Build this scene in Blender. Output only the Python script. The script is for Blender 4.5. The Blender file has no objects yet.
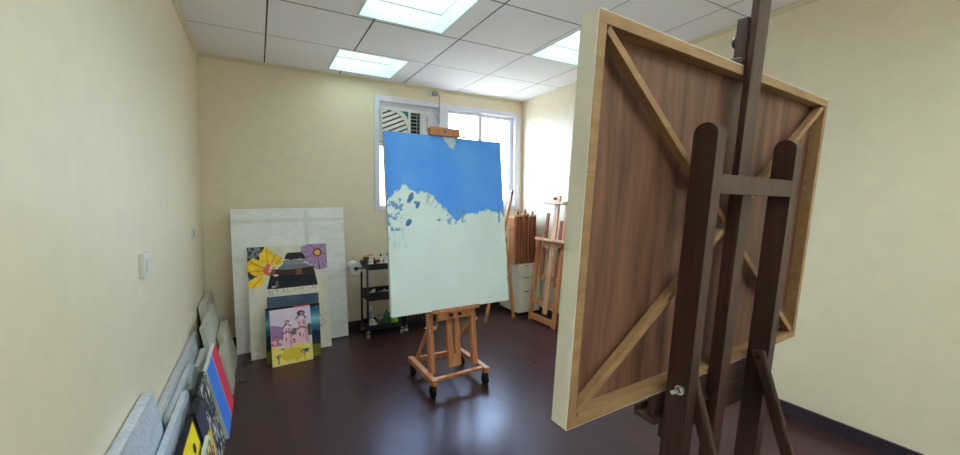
import bpy, bmesh, math, random
import numpy as np
from mathutils import Vector, Matrix, noise as mnoise
random.seed(4)
scene = bpy.context.scene
COL = scene.collection
V = Vector

# ------------------------------------------------------------------ helpers
def lin(c):
    return tuple((x/12.92 if x <= .04045 else ((x+.055)/1.055)**2.4) for x in [k/255 for k in c[:3]])

class Frame:
    """origin plus three axes: u along the width, v up, w through the thickness"""
    def __init__(s, o, u=(1,0,0), v=(0,0,1), w=(0,1,0)):
        s.o, s.u, s.v, s.w = V(o), V(u), V(v), V(w)
    def p(s, a, b, c=0.0): return s.o + s.u*a + s.v*b + s.w*c
WORLD = Frame((0,0,0))

def rect(o, yaw, tilt, roll=0.0):
    u = V((math.cos(yaw), math.sin(yaw), 0)); n = V((-math.sin(yaw), math.cos(yaw), 0)); z = V((0,0,1))
    v = z*math.cos(tilt) + n*math.sin(tilt); m = n*math.cos(tilt) - z*math.sin(tilt)
    return Frame(o, u*math.cos(roll)+v*math.sin(roll), -u*math.sin(roll)+v*math.cos(roll), m)

def box(bm, F, a, b, c, bev=0.0, mi=0):
    """box spanning a=(a0,a1) along u, b along v, c along w"""
    vs = []
    for ci in c:
        for bi in b:
            for ai in a: vs.append(bm.verts.new(F.p(ai, bi, ci)))
    fs = []
    for q in ((0,1,3,2),(4,6,7,5),(0,4,5,1),(2,3,7,6),(0,2,6,4),(1,5,7,3)):
        f = bm.faces.new([vs[i] for i in q]); f.material_index = mi; fs.append(f)
    if bev > 0:
        es = list({e for f in fs for e in f.edges})
        r = bmesh.ops.bevel(bm, geom=es, offset=bev, segments=2, affect='EDGES', profile=.5)
        for f in r['faces']: f.material_index = mi
    return fs

def beam(bm, p0, p1, wd, dp, side=(1,0,0), bev=0.002):
    """bar of section wd x dp from p0 to p1; side hints the direction of wd"""
    p0, p1 = V(p0), V(p1); d = (p1-p0); L = d.length; d.normalize()
    s = V(side); s = (s - d*s.dot(d)).normalized(); t = d.cross(s)
    box(bm, Frame(p0, s, d, t), (-wd/2, wd/2), (0, L), (-dp/2, dp/2), bev)

def cyl(bm, p0, p1, r, r2=None, seg=20, cap=True):
    p0, p1 = V(p0), V(p1); r2 = r if r2 is None else r2
    d = (p1-p0).normalized(); s = d.orthogonal().normalized(); t = d.cross(s)
    A, B = [], []
    for i in range(seg):
        k = 2*math.pi*i/seg; q = s*math.cos(k)+t*math.sin(k)
        A.append(bm.verts.new(p0+q*r)); B.append(bm.verts.new(p1+q*r2))
    for i in range(seg):
        f = bm.faces.new((A[i], A[(i+1)%seg], B[(i+1)%seg], B[i])); f.smooth = True
    if cap:
        bm.faces.new(A[::-1]); bm.faces.new(B)

def lathe(bm, base, axis, prof, seg=20):
    """prof: list of (distance along axis, radius)"""
    base = V(base); d = V(axis).normalized(); s = d.orthogonal().normalized(); t = d.cross(s)
    rings = []
    for h, r in prof:
        rings.append([bm.verts.new(base+d*h+(s*math.cos(2*math.pi*i/seg)+t*math.sin(2*math.pi*i/seg))*max(r, 1e-4)) for i in range(seg)])
    for A, B in zip(rings, rings[1:]):
        for i in range(seg):
            f = bm.faces.new((A[i], A[(i+1)%seg], B[(i+1)%seg], B[i])); f.smooth = True
    bm.faces.new(rings[0][::-1]); bm.faces.new(rings[-1])

def tube(bm, pts, r, seg=8):
    pts = [V(p) for p in pts]; prev = None; s = None
    for i, p in enumerate(pts):
        d = (pts[min(i+1, len(pts)-1)] - pts[max(i-1, 0)]).normalized()
        s = d.orthogonal().normalized() if s is None else (s - d*s.dot(d)).normalized()
        t = d.cross(s)
        ring = [bm.verts.new(p+(s*math.cos(2*math.pi*k/seg)+t*math.sin(2*math.pi*k/seg))*r) for k in range(seg)]
        if prev:
            for k in range(seg):
                f = bm.faces.new((prev[k], prev[(k+1)%seg], ring[(k+1)%seg], ring[k])); f.smooth = True
        else: bm.faces.new(ring[::-1])
        prev = ring
    bm.faces.new(prev)

def prism(bm, F, poly, c0, c1, bev=0):
    A = [bm.verts.new(F.p(a, b, c0)) for a, b in poly]; B = [bm.verts.new(F.p(a, b, c1)) for a, b in poly]
    n = len(poly); bm.faces.new(A[::-1]); bm.faces.new(B)
    for i in range(n): bm.faces.new((A[i], A[(i+1)%n], B[(i+1)%n], B[i]))

def BM(): return bmesh.new()

def wpos(o):
    p = V((0,0,0))
    while o: p = p + o.location; o = o.parent
    return p

def obj(name, bm, mat, parent=None, pivot=None, kind=None, label=None):
    """link bm as ONE mesh object; the mesh is built in room coordinates"""
    bmesh.ops.recalc_face_normals(bm, faces=bm.faces[:])
    off = wpos(parent) if parent else (V(pivot) if pivot is not None else V((0,0,0)))
    if off.length > 0: bmesh.ops.translate(bm, verts=bm.verts[:], vec=-off)
    me = bpy.data.meshes.new(name); bm.to_mesh(me); bm.free()
    for m in (mat if isinstance(mat, (list, tuple)) else [mat]): me.materials.append(m)
    o = bpy.data.objects.new(name, me); COL.objects.link(o)
    if parent: o.parent = parent
    else: o.location = off
    if kind: o['kind'] = kind
    if label: o['label'] = label
    return o

def thing(name, label, cat, loc, group=None):
    o = bpy.data.objects.new(name, None); o.empty_display_size = .05; COL.objects.link(o); o.location = loc
    o['label'] = label; o['category'] = cat
    if group: o['group'] = group
    return o

def tag(o, label, cat, group=None):
    o['label'] = label; o['category'] = cat
    if group: o['group'] = group
    return o

def dup(root, shift, label, group=None):
    """copy of a thing with copies of its parts and sub-parts"""
    r = root.copy(); COL.objects.link(r); r.location = root.location + V(shift); r['label'] = label
    if group: r['group'] = group
    def kids(src, dst):
        for ch in list(src.children):
            c = ch.copy(); COL.objects.link(c); c.parent = dst; kids(ch, c)
    kids(root, r)
    return r

# ------------------------------------------------------------------ materials
def newmat(name):
    m = bpy.data.materials.new(name); m.use_nodes = True
    nt = m.node_tree; b = nt.nodes['Principled BSDF']
    return m, nt, b

def plain(name, c, rough=.6, metal=0.0, bump=0.0, bscale=60, var=.06, spec=.5):
    """solid colour broken up by soft noise"""
    m, nt, b = newmat(name); N = nt.nodes; L = nt.links
    tc = N.new('ShaderNodeTexCoord'); n = N.new('ShaderNodeTexNoise'); n.inputs['Scale'].default_value = 9; n.inputs['Detail'].default_value = 4
    L.new(tc.outputs['Object'], n.inputs['Vector'])
    r = N.new('ShaderNodeValToRGB'); c = lin(c)
    r.color_ramp.elements[0].position = .3; r.color_ramp.elements[1].position = .7
    r.color_ramp.elements[0].color = (*[max(0, x*(1-var)) for x in c], 1); r.color_ramp.elements[1].color = (*[min(1, x*(1+var)) for x in c], 1)
    L.new(n.outputs['Fac'], r.inputs['Fac']); L.new(r.outputs['Color'], b.inputs['Base Color'])
    b.inputs['Roughness'].default_value = rough; b.inputs['Metallic'].default_value = metal
    b.inputs['Specular IOR Level'].default_value = spec
    if bump:
        n2 = N.new('ShaderNodeTexNoise'); n2.inputs['Scale'].default_value = bscale; n2.inputs['Detail'].default_value = 3
        L.new(tc.outputs['Object'], n2.inputs['Vector'])
        bp = N.new('ShaderNodeBump'); bp.inputs['Strength'].default_value = bump; bp.inputs['Distance'].default_value = .01
        L.new(n2.outputs['Fac'], bp.inputs['Height']); L.new(bp.outputs['Normal'], b.inputs['Normal'])
    return m

def wood(name, c1, c2, rough=.5, stretch=(18, 18, 1.2), scale=2.2, spec=.4):
    m, nt, b = newmat(name); N = nt.nodes; L = nt.links
    tc = N.new('ShaderNodeTexCoord'); mp = N.new('ShaderNodeMapping'); mp.inputs['Scale'].default_value = stretch
    L.new(tc.outputs['Object'], mp.inputs['Vector'])
    n = N.new('ShaderNodeTexNoise'); n.inputs['Scale'].default_value = scale; n.inputs['Detail'].default_value = 6; n.inputs['Roughness'].default_value = .6
    n.inputs['Distortion'].default_value = .4
    L.new(mp.outputs['Vector'], n.inputs['Vector'])
    r = N.new('ShaderNodeValToRGB'); r.color_ramp.elements[0].position = .32; r.color_ramp.elements[1].position = .68
    r.color_ramp.elements[0].color = (*lin(c1), 1); r.color_ramp.elements[1].color = (*lin(c2), 1)
    L.new(n.outputs['Fac'], r.inputs['Fac']); L.new(r.outputs['Color'], b.inputs['Base Color'])
    b.inputs['Roughness'].default_value = rough; b.inputs['Specular IOR Level'].default_value = spec
    bp = N.new('ShaderNodeBump'); bp.inputs['Strength'].default_value = .15; bp.inputs['Distance'].default_value = .004
    L.new(n.outputs['Fac'], bp.inputs['Height']); L.new(bp.outputs['Normal'], b.inputs['Normal'])
    return m

def wall_paint(name, c, rough=.42):
    m = plain(name, c, rough, bump=.08, bscale=220, var=.025, spec=.45)
    return m

def emit(name, c, s):
    m, nt, b = newmat(name); b.inputs['Base Color'].default_value = (.8, .8, .8, 1)
    b.inputs['Emission Color'].default_value = (*lin(c), 1); b.inputs['Emission Strength'].default_value = s
    return m

M = {}
M['wall'] = wall_paint('cream_wall_paint', (238, 224, 198))
M['cove'] = plain('cove_paint', (222, 212, 182), .5)
M['white_frame'] = plain('white_aluminium', (226, 226, 236), .4)
M['panel'] = plain('white_infill_board', (214, 212, 222), .5)
M['white_plastic'] = plain('white_plastic', (226, 224, 220), .4)
M['grey_plastic'] = plain('grey_plastic', (150, 150, 152), .5)
M['dark'] = plain('dark_void', (22, 22, 24), .8)
M['recess'] = plain('grille_recess', (92, 88, 84), .8)
M['teal'] = plain('teal_plastic', (28, 120, 128), .4)
M['skirting'] = plain('dark_plum_skirting', (52, 44, 54), .4)
M['black'] = plain('black_enamel', (20, 21, 27), .4)
M['rubber'] = plain('black_rubber', (18, 18, 20), .55)
M['steel'] = plain('steel', (190, 190, 190), .25, 1.0)
M['beech'] = wood('beech_wood', (176, 112, 72), (206, 146, 104), .36)
M['beech_pale'] = wood('pale_beech_wood', (206, 150, 112), (226, 176, 140), .45)
M['beech_red'] = wood('reddish_beech_wood', (128, 70, 46), (170, 104, 72), .5)
M['walnut'] = wood('dark_walnut_wood', (54, 37, 33), (80, 57, 49), .42)
M['pine'] = wood('honey_pine_stretcher', (142, 110, 76), (168, 134, 98), .55, (4, 18, 18))
M['ply'] = wood('brown_plywood_panel', (80, 52, 42), (130, 90, 73), .5, (9, 9, .55), 2.6)
M['gesso'] = plain('primed_canvas_edge', (240, 241, 238), .8, bump=.2, bscale=300, var=.03)
M['white_canvas'] = plain('white_primed_canvas', (214, 218, 214), .75, bump=.15, bscale=300, var=.03)
M['canvas_edge'] = plain('unpainted_canvas_edge', (206, 198, 170), .8)
M['cab'] = plain('white_painted_steel', (222, 218, 200), .45)

def ceiling_mat():
    m, nt, b = newmat('mineral_fibre_ceiling'); N = nt.nodes; L = nt.links
    tc = N.new('ShaderNodeTexCoord'); sp = N.new('ShaderNodeSeparateXYZ'); L.new(tc.outputs['Object'], sp.inputs[0])
    def math_(op, a, b_=None):
        n = N.new('ShaderNodeMath'); n.operation = op
        for i, x in enumerate((a, b_)):
            if x is None: continue
            if isinstance(x, (int, float)): n.inputs[i].default_value = x
            else: L.new(x, n.inputs[i])
        return n.outputs[0]
    cur = None
    for ax, vals in (('X', (.091, .767, 1.448, 2.111, 2.738)), ('Y', (-.40, .28, .96, 1.63, 2.308, 2.986, 3.66))):
        for v in vals:
            wd = .0055 if v in (.091, 1.448, .767, 2.308, 2.986) else .0032
            h = math_('LESS_THAN', math_('ABSOLUTE', math_('SUBTRACT', sp.outputs[ax], v)), wd)
            cur = h if cur is None else math_('MAXIMUM', cur, h)
    n = N.new('ShaderNodeTexNoise'); n.inputs['Scale'].default_value = 160; n.inputs['Detail'].default_value = 3
    L.new(tc.outputs['Object'], n.inputs['Vector'])
    r = N.new('ShaderNodeValToRGB'); r.color_ramp.elements[0].position = .32; r.color_ramp.elements[1].position = .45
    r.color_ramp.elements[0].color = (*lin((236, 230, 233)), 1); r.color_ramp.elements[1].color = (*lin((250, 246, 249)), 1)
    L.new(n.outputs['Fac'], r.inputs['Fac'])
    mx = N.new('ShaderNodeMix'); mx.data_type = 'RGBA'; L.new(cur, mx.inputs['Factor'])
    L.new(r.outputs['Color'], mx.inputs['A']); mx.inputs['B'].default_value = (*lin((70, 66, 68)), 1)
    L.new(mx.outputs['Result'], b.inputs['Base Color']); b.inputs['Roughness'].default_value = .85
    return m
M['ceiling'] = ceiling_mat()

def floor_mat():
    m, nt, b = newmat('dark_laminate_planks'); N = nt.nodes; L = nt.links
    tc = N.new('ShaderNodeTexCoord'); mp = N.new('ShaderNodeMapping'); mp.inputs['Rotation'].default_value = (0, 0, math.pi/2)
    L.new(tc.outputs['Object'], mp.inputs['Vector'])
    br = N.new('ShaderNodeTexBrick'); br.inputs['Scale'].default_value = 1; br.inputs['Brick Width'].default_value = 1.3; br.inputs['Row Height'].default_value = .135
    br.inputs['Mortar Size'].default_value = .0026; br.inputs['Mortar Smooth'].default_value = .6; br.inputs['Color1'].default_value = (*lin((58, 34, 33)), 1); br.inputs['Color2'].default_value = (*lin((66, 40, 38)), 1)
    br.inputs['Mortar'].default_value = (*lin((52, 32, 31)), 1); br.offset = .37
    L.new(mp.outputs['Vector'], br.inputs['Vector'])
    mp2 = N.new('ShaderNodeMapping'); mp2.inputs['Scale'].default_value = (16, 1.2, 1); L.new(tc.outputs['Object'], mp2.inputs['Vector'])
    n = N.new('ShaderNodeTexNoise'); n.inputs['Scale'].default_value = 3; n.inputs['Detail'].default_value = 6; L.new(mp2.outputs['Vector'], n.inputs['Vector'])
    mx = N.new('ShaderNodeMix'); mx.data_type = 'RGBA'; mx.blend_type = 'MULTIPLY'; mx.inputs['Factor'].default_value = .35
    r = N.new('ShaderNodeValToRGB'); r.color_ramp.elements[0].position = .3; r.color_ramp.elements[1].position = .7
    r.color_ramp.elements[0].color = (.55, .5, .5, 1); r.color_ramp.elements[1].color = (1.1, 1.05, 1.05, 1)
    L.new(n.outputs['Fac'], r.inputs['Fac']); L.new(br.outputs['Color'], mx.inputs['A']); L.new(r.outputs['Color'], mx.inputs['B'])
    L.new(mx.outputs['Result'], b.inputs['Base Color'])
    b.inputs['Roughness'].default_value = .3; b.inputs['Specular IOR Level'].default_value = .5; b.inputs['Specular Tint'].default_value = (.54, .65, 1, 1)
    n2 = N.new('ShaderNodeTexNoise'); n2.inputs['Scale'].default_value = 5; L.new(tc.outputs['Object'], n2.inputs['Vector'])
    mr = N.new('ShaderNodeMapRange'); mr.inputs['To Min'].default_value = .25; mr.inputs['To Max'].default_value = .33
    L.new(n2.outputs['Fac'], mr.inputs['Value']); L.new(mr.outputs['Result'], b.inputs['Roughness'])
    return m
M['floor'] = floor_mat()

def painted():
    m, nt, b = newmat('painted_canvas'); N = nt.nodes; L = nt.links
    a = N.new('ShaderNodeAttribute'); a.attribute_name = 'Col'; L.new(a.outputs['Color'], b.inputs['Base Color'])
    b.inputs['Roughness'].default_value = .6; b.inputs['Specular IOR Level'].default_value = .35
    tc = N.new('ShaderNodeTexCoord'); n = N.new('ShaderNodeTexNoise'); n.inputs['Scale'].default_value = 120; L.new(tc.outputs['Object'], n.inputs['Vector'])
    bp = N.new('ShaderNodeBump'); bp.inputs['Strength'].default_value = .12; bp.inputs['Distance'].default_value = .003
    L.new(n.outputs['Fac'], bp.inputs['Height']); L.new(bp.outputs['Normal'], b.inputs['Normal'])
    return m
M['paint'] = painted()

def wrap_mat(name, c, bubble=False, rough=.28):
    m, nt, b = newmat(name); N = nt.nodes; L = nt.links
    b.inputs['Roughness'].default_value = rough; b.inputs['Specular IOR Level'].default_value = .7
    tc = N.new('ShaderNodeTexCoord'); n = N.new('ShaderNodeTexNoise'); n.inputs['Scale'].default_value = 7; n.inputs['Detail'].default_value = 7; n.inputs['Distortion'].default_value = 1.2
    mp = N.new('ShaderNodeMapping'); mp.inputs['Scale'].default_value = (1, 1, 2.2); L.new(tc.outputs['Object'], mp.inputs['Vector']); L.new(mp.outputs['Vector'], n.inputs['Vector'])
    r = N.new('ShaderNodeValToRGB'); c = lin(c); r.color_ramp.elements[0].position = .3; r.color_ramp.elements[1].position = .7
    r.color_ramp.elements[0].color = (*[x*.86 for x in c], 1); r.color_ramp.elements[1].color = (*[min(1, x*1.1) for x in c], 1)
    L.new(n.outputs['Fac'], r.inputs['Fac']); L.new(r.outputs['Color'], b.inputs['Base Color'])
    bp = N.new('ShaderNodeBump'); bp.inputs['Strength'].default_value = .28; bp.inputs['Distance'].default_value = .010
    L.new(n.outputs['Fac'], bp.inputs['Height']); out = bp
    if bubble:
        vo = N.new('ShaderNodeTexVoronoi'); vo.inputs['Scale'].default_value = 55; L.new(tc.outputs['Object'], vo.inputs['Vector'])
        b2 = N.new('ShaderNodeBump'); b2.invert = True; b2.inputs['Strength'].default_value = .7; b2.inputs['Distance'].default_value = .008
        L.new(vo.outputs['Distance'], b2.inputs['Height']); L.new(bp.outputs['Normal'], b2.inputs['Normal']); out = b2
    L.new(out.outputs['Normal'], b.inputs['Normal'])
    return m
M['wrap_white'] = wrap_mat('clear_wrap_over_white', (254, 254, 252))
M['wrap_grey'] = wrap_mat('grey_wrap', (196, 196, 186), rough=.4)
M['wrap_beige'] = wrap_mat('beige_grey_wrap', (196, 190, 170), rough=.4)
M['bubble'] = wrap_mat('bubble_wrap', (206, 214, 228), True)
M['bubble_grey'] = wrap_mat('grey_bubble_wrap', (190, 196, 202), True)

def glass(name='window_glass', c=(.96, .98, .98, 1)):
    m, nt, b = newmat(name); N = nt.nodes; L = nt.links
    t = N.new('ShaderNodeBsdfTransparent'); t.inputs['Color'].default_value = c
    g = N.new('ShaderNodeBsdfGlossy'); g.inputs['Roughness'].default_value = .02
    mx = N.new('ShaderNodeMixShader'); mx.inputs[0].default_value = .06
    L.new(t.outputs[0], mx.inputs[1]); L.new(g.outputs[0], mx.inputs[2]); L.new(mx.outputs[0], N['Material Output'].inputs['Surface'])
    return m
M['glass'] = glass(); M['tinted'] = glass('tinted_glass', (.55, .58, .60, 1))
M['diffuser'] = emit('skylight_diffuser', (232, 250, 248), 2.6)
M['fill_mid'] = emit('added_fill_panel_mid', (234, 246, 250), 16.0)  # added panel out of view, brightens the canvas fronts
M['fill_near'] = emit('added_fill_panel_near', (238, 246, 246), 20.0)  # added panels behind the camera, fill for the near room
M['well'] = plain('skylight_well_white', (222, 238, 236), .6)

# ------------------------------------------------------------------ the room
XL, XR, YB, YF, H = -.447, 3.078, 4.437, -1.3, 2.7
T = .12
b = BM(); box(b, WORLD, (XL-T, XR+T), (-.06, 0), (YF-T, YB+T)); obj('floor', b, M['floor'], kind='structure')
b = BM(); box(b, WORLD, (XL-T, XL), (0, H), (YF-T, YB+T)); obj('wall_left', b, M['wall'], kind='structure')
b = BM(); box(b, WORLD, (XR, XR+T), (0, H), (YF-T, YB+T)); obj('wall_right', b, M['wall'], kind='structure')
b = BM(); box(b, WORLD, (XL, XR), (0, H), (YF-T, YF)); obj('wall_front', b, M['wall'], kind='structure')
WX0, WX1, WZ0, WZ1 = 1.145, 3.015, 1.31, 2.53
b = BM()
box(b, WORLD, (XL, WX0), (0, H), (YB, YB+T)); box(b, WORLD, (WX1, XR), (0, H), (YB, YB+T))
box(b, WORLD, (WX0, WX1), (0, WZ0), (YB, YB+T)); box(b, WORLD, (WX0, WX1), (WZ1, H), (YB, YB+T))
obj('wall_back', b, M['wall'], kind='structure')
SKY = [(.640, 1.275, 3.68, 4.29), (.640, 1.283, 2.33, 2.95), (2.145, 2.78, 2.36, 2.985), (.640, 1.283, .96, 1.60), (.640, 1.283, -1.10, -.42), (2.145, 2.78, -1.10, -.42)]  # last three openings are added out of view for fill light
xs = sorted({XL-T, XR+T, *[s[0] for s in SKY], *[s[1] for s in SKY]}); ys = sorted({YF-T, YB+T, *[s[2] for s in SKY], *[s[3] for s in SKY]})
b = BM()
for x0, x1 in zip(xs, xs[1:]):
    for y0, y1 in zip(ys, ys[1:]):
        cx, cy = (x0+x1)/2, (y0+y1)/2
        if any(s[0] < cx < s[1] and s[2] < cy < s[3] for s in SKY): continue
        box(b, WORLD, (x0, x1), (H, H+.02), (y0, y1))
obj('ceiling', b, M['ceiling'], kind='structure')
# skirting and cove strips
b = BM(); box(b, WORLD, (XR-.014, XR), (0, .085), (YF, YB)); obj('baseboard_right', b, M['skirting'], kind='structure')
b = BM(); box(b, WORLD, (XL+.014, XR-.014), (0, .085), (YB-.014, YB)); obj('baseboard_back', b, M['skirting'], kind='structure')
b = BM(); box(b, WORLD, (XL, XL+.014), (0, .085), (YF, YB)); obj('baseboard_left', b, M['skirting'], kind='structure')
def cove(n, F, L):
    b = BM(); prism(b, F, [(0, 0), (0, -.028), (.008, -.028), (.028, -.008), (.028, 0)], 0, L); obj(n, b, M['cove'], kind='structure')
cove('trim_1', Frame((XL, YF, H), (1,0,0), (0,0,1), (0,1,0)), YB-YF)
cove('trim_2', Frame((XR, YF, H), (-1,0,0), (0,0,1), (0,1,0)), YB-YF)
cove('trim_3', Frame((XL, YB, H), (0,-1,0), (0,0,1), (1,0,0)), XR-XL)

# skylights: white wells in the ceiling closed by a glowing diffuser; the last three are added fill lights
sky_labels = ['small bright ceiling skylight nearest the back wall', 'large bright ceiling skylight at the top middle with deep white well',
              'ceiling skylight half hidden behind the large wood-backed canvas', 'added out-of-view fill skylight above the middle of the room', 'added out-of-view fill skylight above the left of the entrance end', 'added out-of-view fill skylight above the right of the entrance end']
for (x0, x1, y0, y1), lab in zip(SKY, sky_labels):
    t = thing('skylight', lab, 'skylight', ((x0+x1)/2, (y0+y1)/2, H), 'square skylights in the tiled ceiling')
    g = .012
    b = BM()
    for lo, hi in ((H-.004, H+.125), (H+.135, H+.30)):
        box(b, WORLD, (x0+.001, x0+g), (lo, hi), (y0+.001, y1-.001)); box(b, WORLD, (x1-g, x1-.001), (lo, hi), (y0+.001, y1-.001))
        box(b, WORLD, (x0+g, x1-g), (lo, hi), (y0+.001, y0+g)); box(b, WORLD, (x0+g, x1-g), (lo, hi), (y1-g, y1-.001))
    obj('well', b, M['well'], t)
    b = BM()
    e = .004
    for sx in (x0+.001, x1-g+e): box(b, WORLD, (sx, sx+g-e-.001), (H+.125, H+.135), (y0+.001, y1-.001))
    for sy in (y0+.001, y1-g+e): box(b, WORLD, (x0+.001, x1-.001), (H+.125, H+.135), (sy, sy+g-e-.001))
    obj('joint_gap', b, M['grey_plastic'], t)
    b = BM(); box(b, WORLD, (x0-g, x1+g), (H+.30, H+.312), (y0-g, y1+g)); obj('diffuser', b, M['diffuser'] if y0 > 2 else M['fill_mid'] if y0 > 0 else M['fill_near'], t)
    b = BM()
    for k in (1, 2): yy = y0+(y1-y0)*k/3; box(b, WORLD, (x0, x1), (H+.292, H+.30), (yy-.005, yy+.005))
    obj('glazing_bar', b, M['well'], t)

# ------------------------------------------------------------------ window
win = bpy.data.objects.new('window_1', None); COL.objects.link(win); win.location = (2.08, YB, 1.3); win['kind'] = 'structure'
y0, y1 = YB-.022, YB+.07
b = BM()
box(b, WORLD, (1.125, 1.182), (1.293, 2.545), (y0, y1), .004); box(b, WORLD, (2.955, 3.035), (1.293, 2.545), (y0, y1), .004)
box(b, WORLD, (1.182, 2.955), (2.485, 2.545), (y0, y1), .004); box(b, WORLD, (1.182, 2.955), (1.293, 1.345), (y0, y1), .004)
obj('window_frame', b, M['white_frame'], win)
b = BM(); box(b, WORLD, (1.885, 1.98), (1.345, 2.485), (y0+.003, y1), .004); obj('mullion', b, M['white_frame'], win)
for x0, x1, yy in ((1.98, 2.475, YB+.005), (2.43, 2.955, YB+.035)):
    b = BM(); s = .022
    box(b, WORLD, (x0, x0+.04), (1.345, 2.485), (yy, yy+.025), .003); box(b, WORLD, (x1-.05, x1), (1.345, 2.485), (yy, yy+.025), .003)
    box(b, WORLD, (x0+.04, x1-.05), (2.445, 2.485), (yy, yy+.025), .003); box(b, WORLD, (x0+.04, x1-.05), (1.345, 1.40), (yy, yy+.025), .003)
    sash = obj('sash_frame', b, M['white_frame'], win)
    b = BM(); box(b, WORLD, (x0+.04, x1-.05), (1.40, 2.445), (yy+.01, yy+.014)); obj('pane', b, M['glass'], sash)
b = BM(); box(b, WORLD, (1.182, 1.885), (2.035, 2.485), (YB+.02, YB+.045)); obj('infill_panel', b, M['panel'], win)
b = BM(); box(b, WORLD, (1.182, 1.885), (2.005, 2.035), (YB+.01, YB+.055), .003); obj('transom', b, M['white_frame'], win)
b = BM(); box(b, WORLD, (1.182, 1.885), (1.345, 2.005), (YB+.03, YB+.034)); obj('pane', b, M['tinted'], win)
b = BM(); box(b, WORLD, (2.878, 2.896), (1.40, 2.445), (YB+.035, YB+.06), .002); obj('sash_track', b, M['panel'], win)

# air conditioner in the left light of the window
ac = thing('air_conditioner', 'white window air conditioner with diagonal louvres above the blue canvas', 'air conditioner', (1.44, YB, 2.04))
AY = YB-.10
AF = Frame((0, AY, 0))
x0, x1, z0, z1 = 1.183, 1.745, 2.04, 2.405
b = BM(); box(b, AF, (x0, x1), (z0, z1), (.012, .16), .006); obj('housing', b, M['white_plastic'], ac)
gx0, gx1, gz0, gz1 = 1.19, 1.475, 2.075, 2.382
b = BM()   # fascia with an opening for the grille and vent
vx0, vx1 = 1.505, 1.615; vz0, vz1 = 2.085, 2.372
for a in ((x0, gx0), (gx1, vx0), (vx1, x1)): box(b, AF, a, (z0, z1), (-.012, .012))
box(b, AF, (gx0, gx1), (z0, gz0), (-.012, .012)); box(b, AF, (gx0, gx1), (gz1, z1), (-.012, .012))
box(b, AF, (vx0, vx1), (z0, vz0), (-.012, .012)); box(b, AF, (vx0, vx1), (vz1, z1), (-.012, .012))
# rounded corner of the louvre opening
R = .24; poly = [(gx1, gz1)] + [(gx1-R+R*math.cos(k*math.pi/24), gz1-R*.95+R*.95*math.sin(k*math.pi/24)) for k in range(0, 13)]
prism(b, AF, poly, -.012, .012)
obj('front_panel', b, M['white_plastic'], ac)
b = BM(); box(b, AF, (vx0, vx1), (vz0, vz1), (.006, .011)); obj('vent_recess', b, M['dark'], ac)
b = BM(); box(b, AF, (gx0, gx1), (gz0, gz1), (.006, .011)); obj('grille_recess', b, M['recess'], ac)
b = BM()
dirx, dirz = math.cos(.42), math.sin(.42)
def inside(x, z):
    if not (gx0 <= x <= gx1 and gz0 <= z <= gz1): return False
    ox, oz = gx1-R, gz1-R*.95
    return not (x > ox and z > oz and ((x-ox)/R)**2 + ((z-oz)/(R*.95))**2 > 1)
for k in range(-4, 9):
    pz = gz0+.02+k*.052; ins = [s*.004 for s in range(0, 110) if inside(gx0+s*.004*dirx, pz+s*.004*dirz)]
    if len(ins) < 4: continue
    pa, pb = ins[0], ins[-1]
    beam(b, (gx0+pa*dirx, AY-.001, pz+pa*dirz), (gx0+pb*dirx, AY-.001, pz+pb*dirz), .008, .030, side=(0, 1, -.25), bev=0)
obj('louvre', b, M['white_plastic'], ac)
b = BM()
for k in range(7): z = vz0+.02+k*.04; beam(b, (vx0, AY+.002, z), (vx1, AY+.002, z), .008, .010, side=(0, 1, 0), bev=0)
box(b, AF, ((vx0+vx1)/2-.004+.02, (vx0+vx1)/2+.004+.02), (vz0, vz1), (-.006, .004))
obj('vent_bar', b, M['grey_plastic'], ac)
b = BM(); prism(b, AF, [(1.385, 2.376), (1.475, 2.376), (1.475, 2.285), (1.463, 2.318), (1.437, 2.350)], -.016, -.0125); obj('badge', b, M['teal'], ac, label='teal corner badge')
b = BM(); box(b, AF, (1.632, 1.715), (2.085, 2.372), (-.016, -.0125), .002); cp = obj('control_panel', b, M['panel'], ac)
b = BM(); box(b, AF, (1.69, 1.70), (2.18, 2.35), (-.0185, -.016)); obj('slider', b, M['grey_plastic'], cp)

# outlet over the window and the cord down to the air conditioner
t = thing('wall_outlet', 'small white wall outlet with plug just above the window', 'outlet', (1.81, YB, 2.63))
b = BM(); box(b, WORLD, (1.752, 1.868), (2.600, 2.676), (YB-.012, YB), .003); obj('cover_plate', b, M['white_plastic'], t)
b = BM(); box(b, WORLD, (1.795, 1.862), (2.612, 2.664), (YB-.045, YB-.012), .008); obj('plug', b, M['grey_plastic'], t)
b = BM(); pts = []
for i in range(8): q = i/7; pts.append((1.858+.026*math.sin(q*1.57), YB-.035, 2.640-.02*q))
for i in range(12): pts.append((1.884, YB-.035, 2.60-.30*i/11))
for i in range(1, 26): q = i/25*2*math.pi*.92; pts.append((1.864+.020*math.cos(q), YB-.036-.004*i/25, 2.40+.0-.10*abs(math.cos(q*.5)) + .055*math.sin(q)*0 + (.0 if i < 3 else .0)))
tube(b, pts, .0045); o = obj('power_cord', b, M['grey_plastic'], pivot=(1.884, YB, 2.3)); tag(o, 'thin grey power cord hanging from the outlet beside the air conditioner', 'cord')

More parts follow.
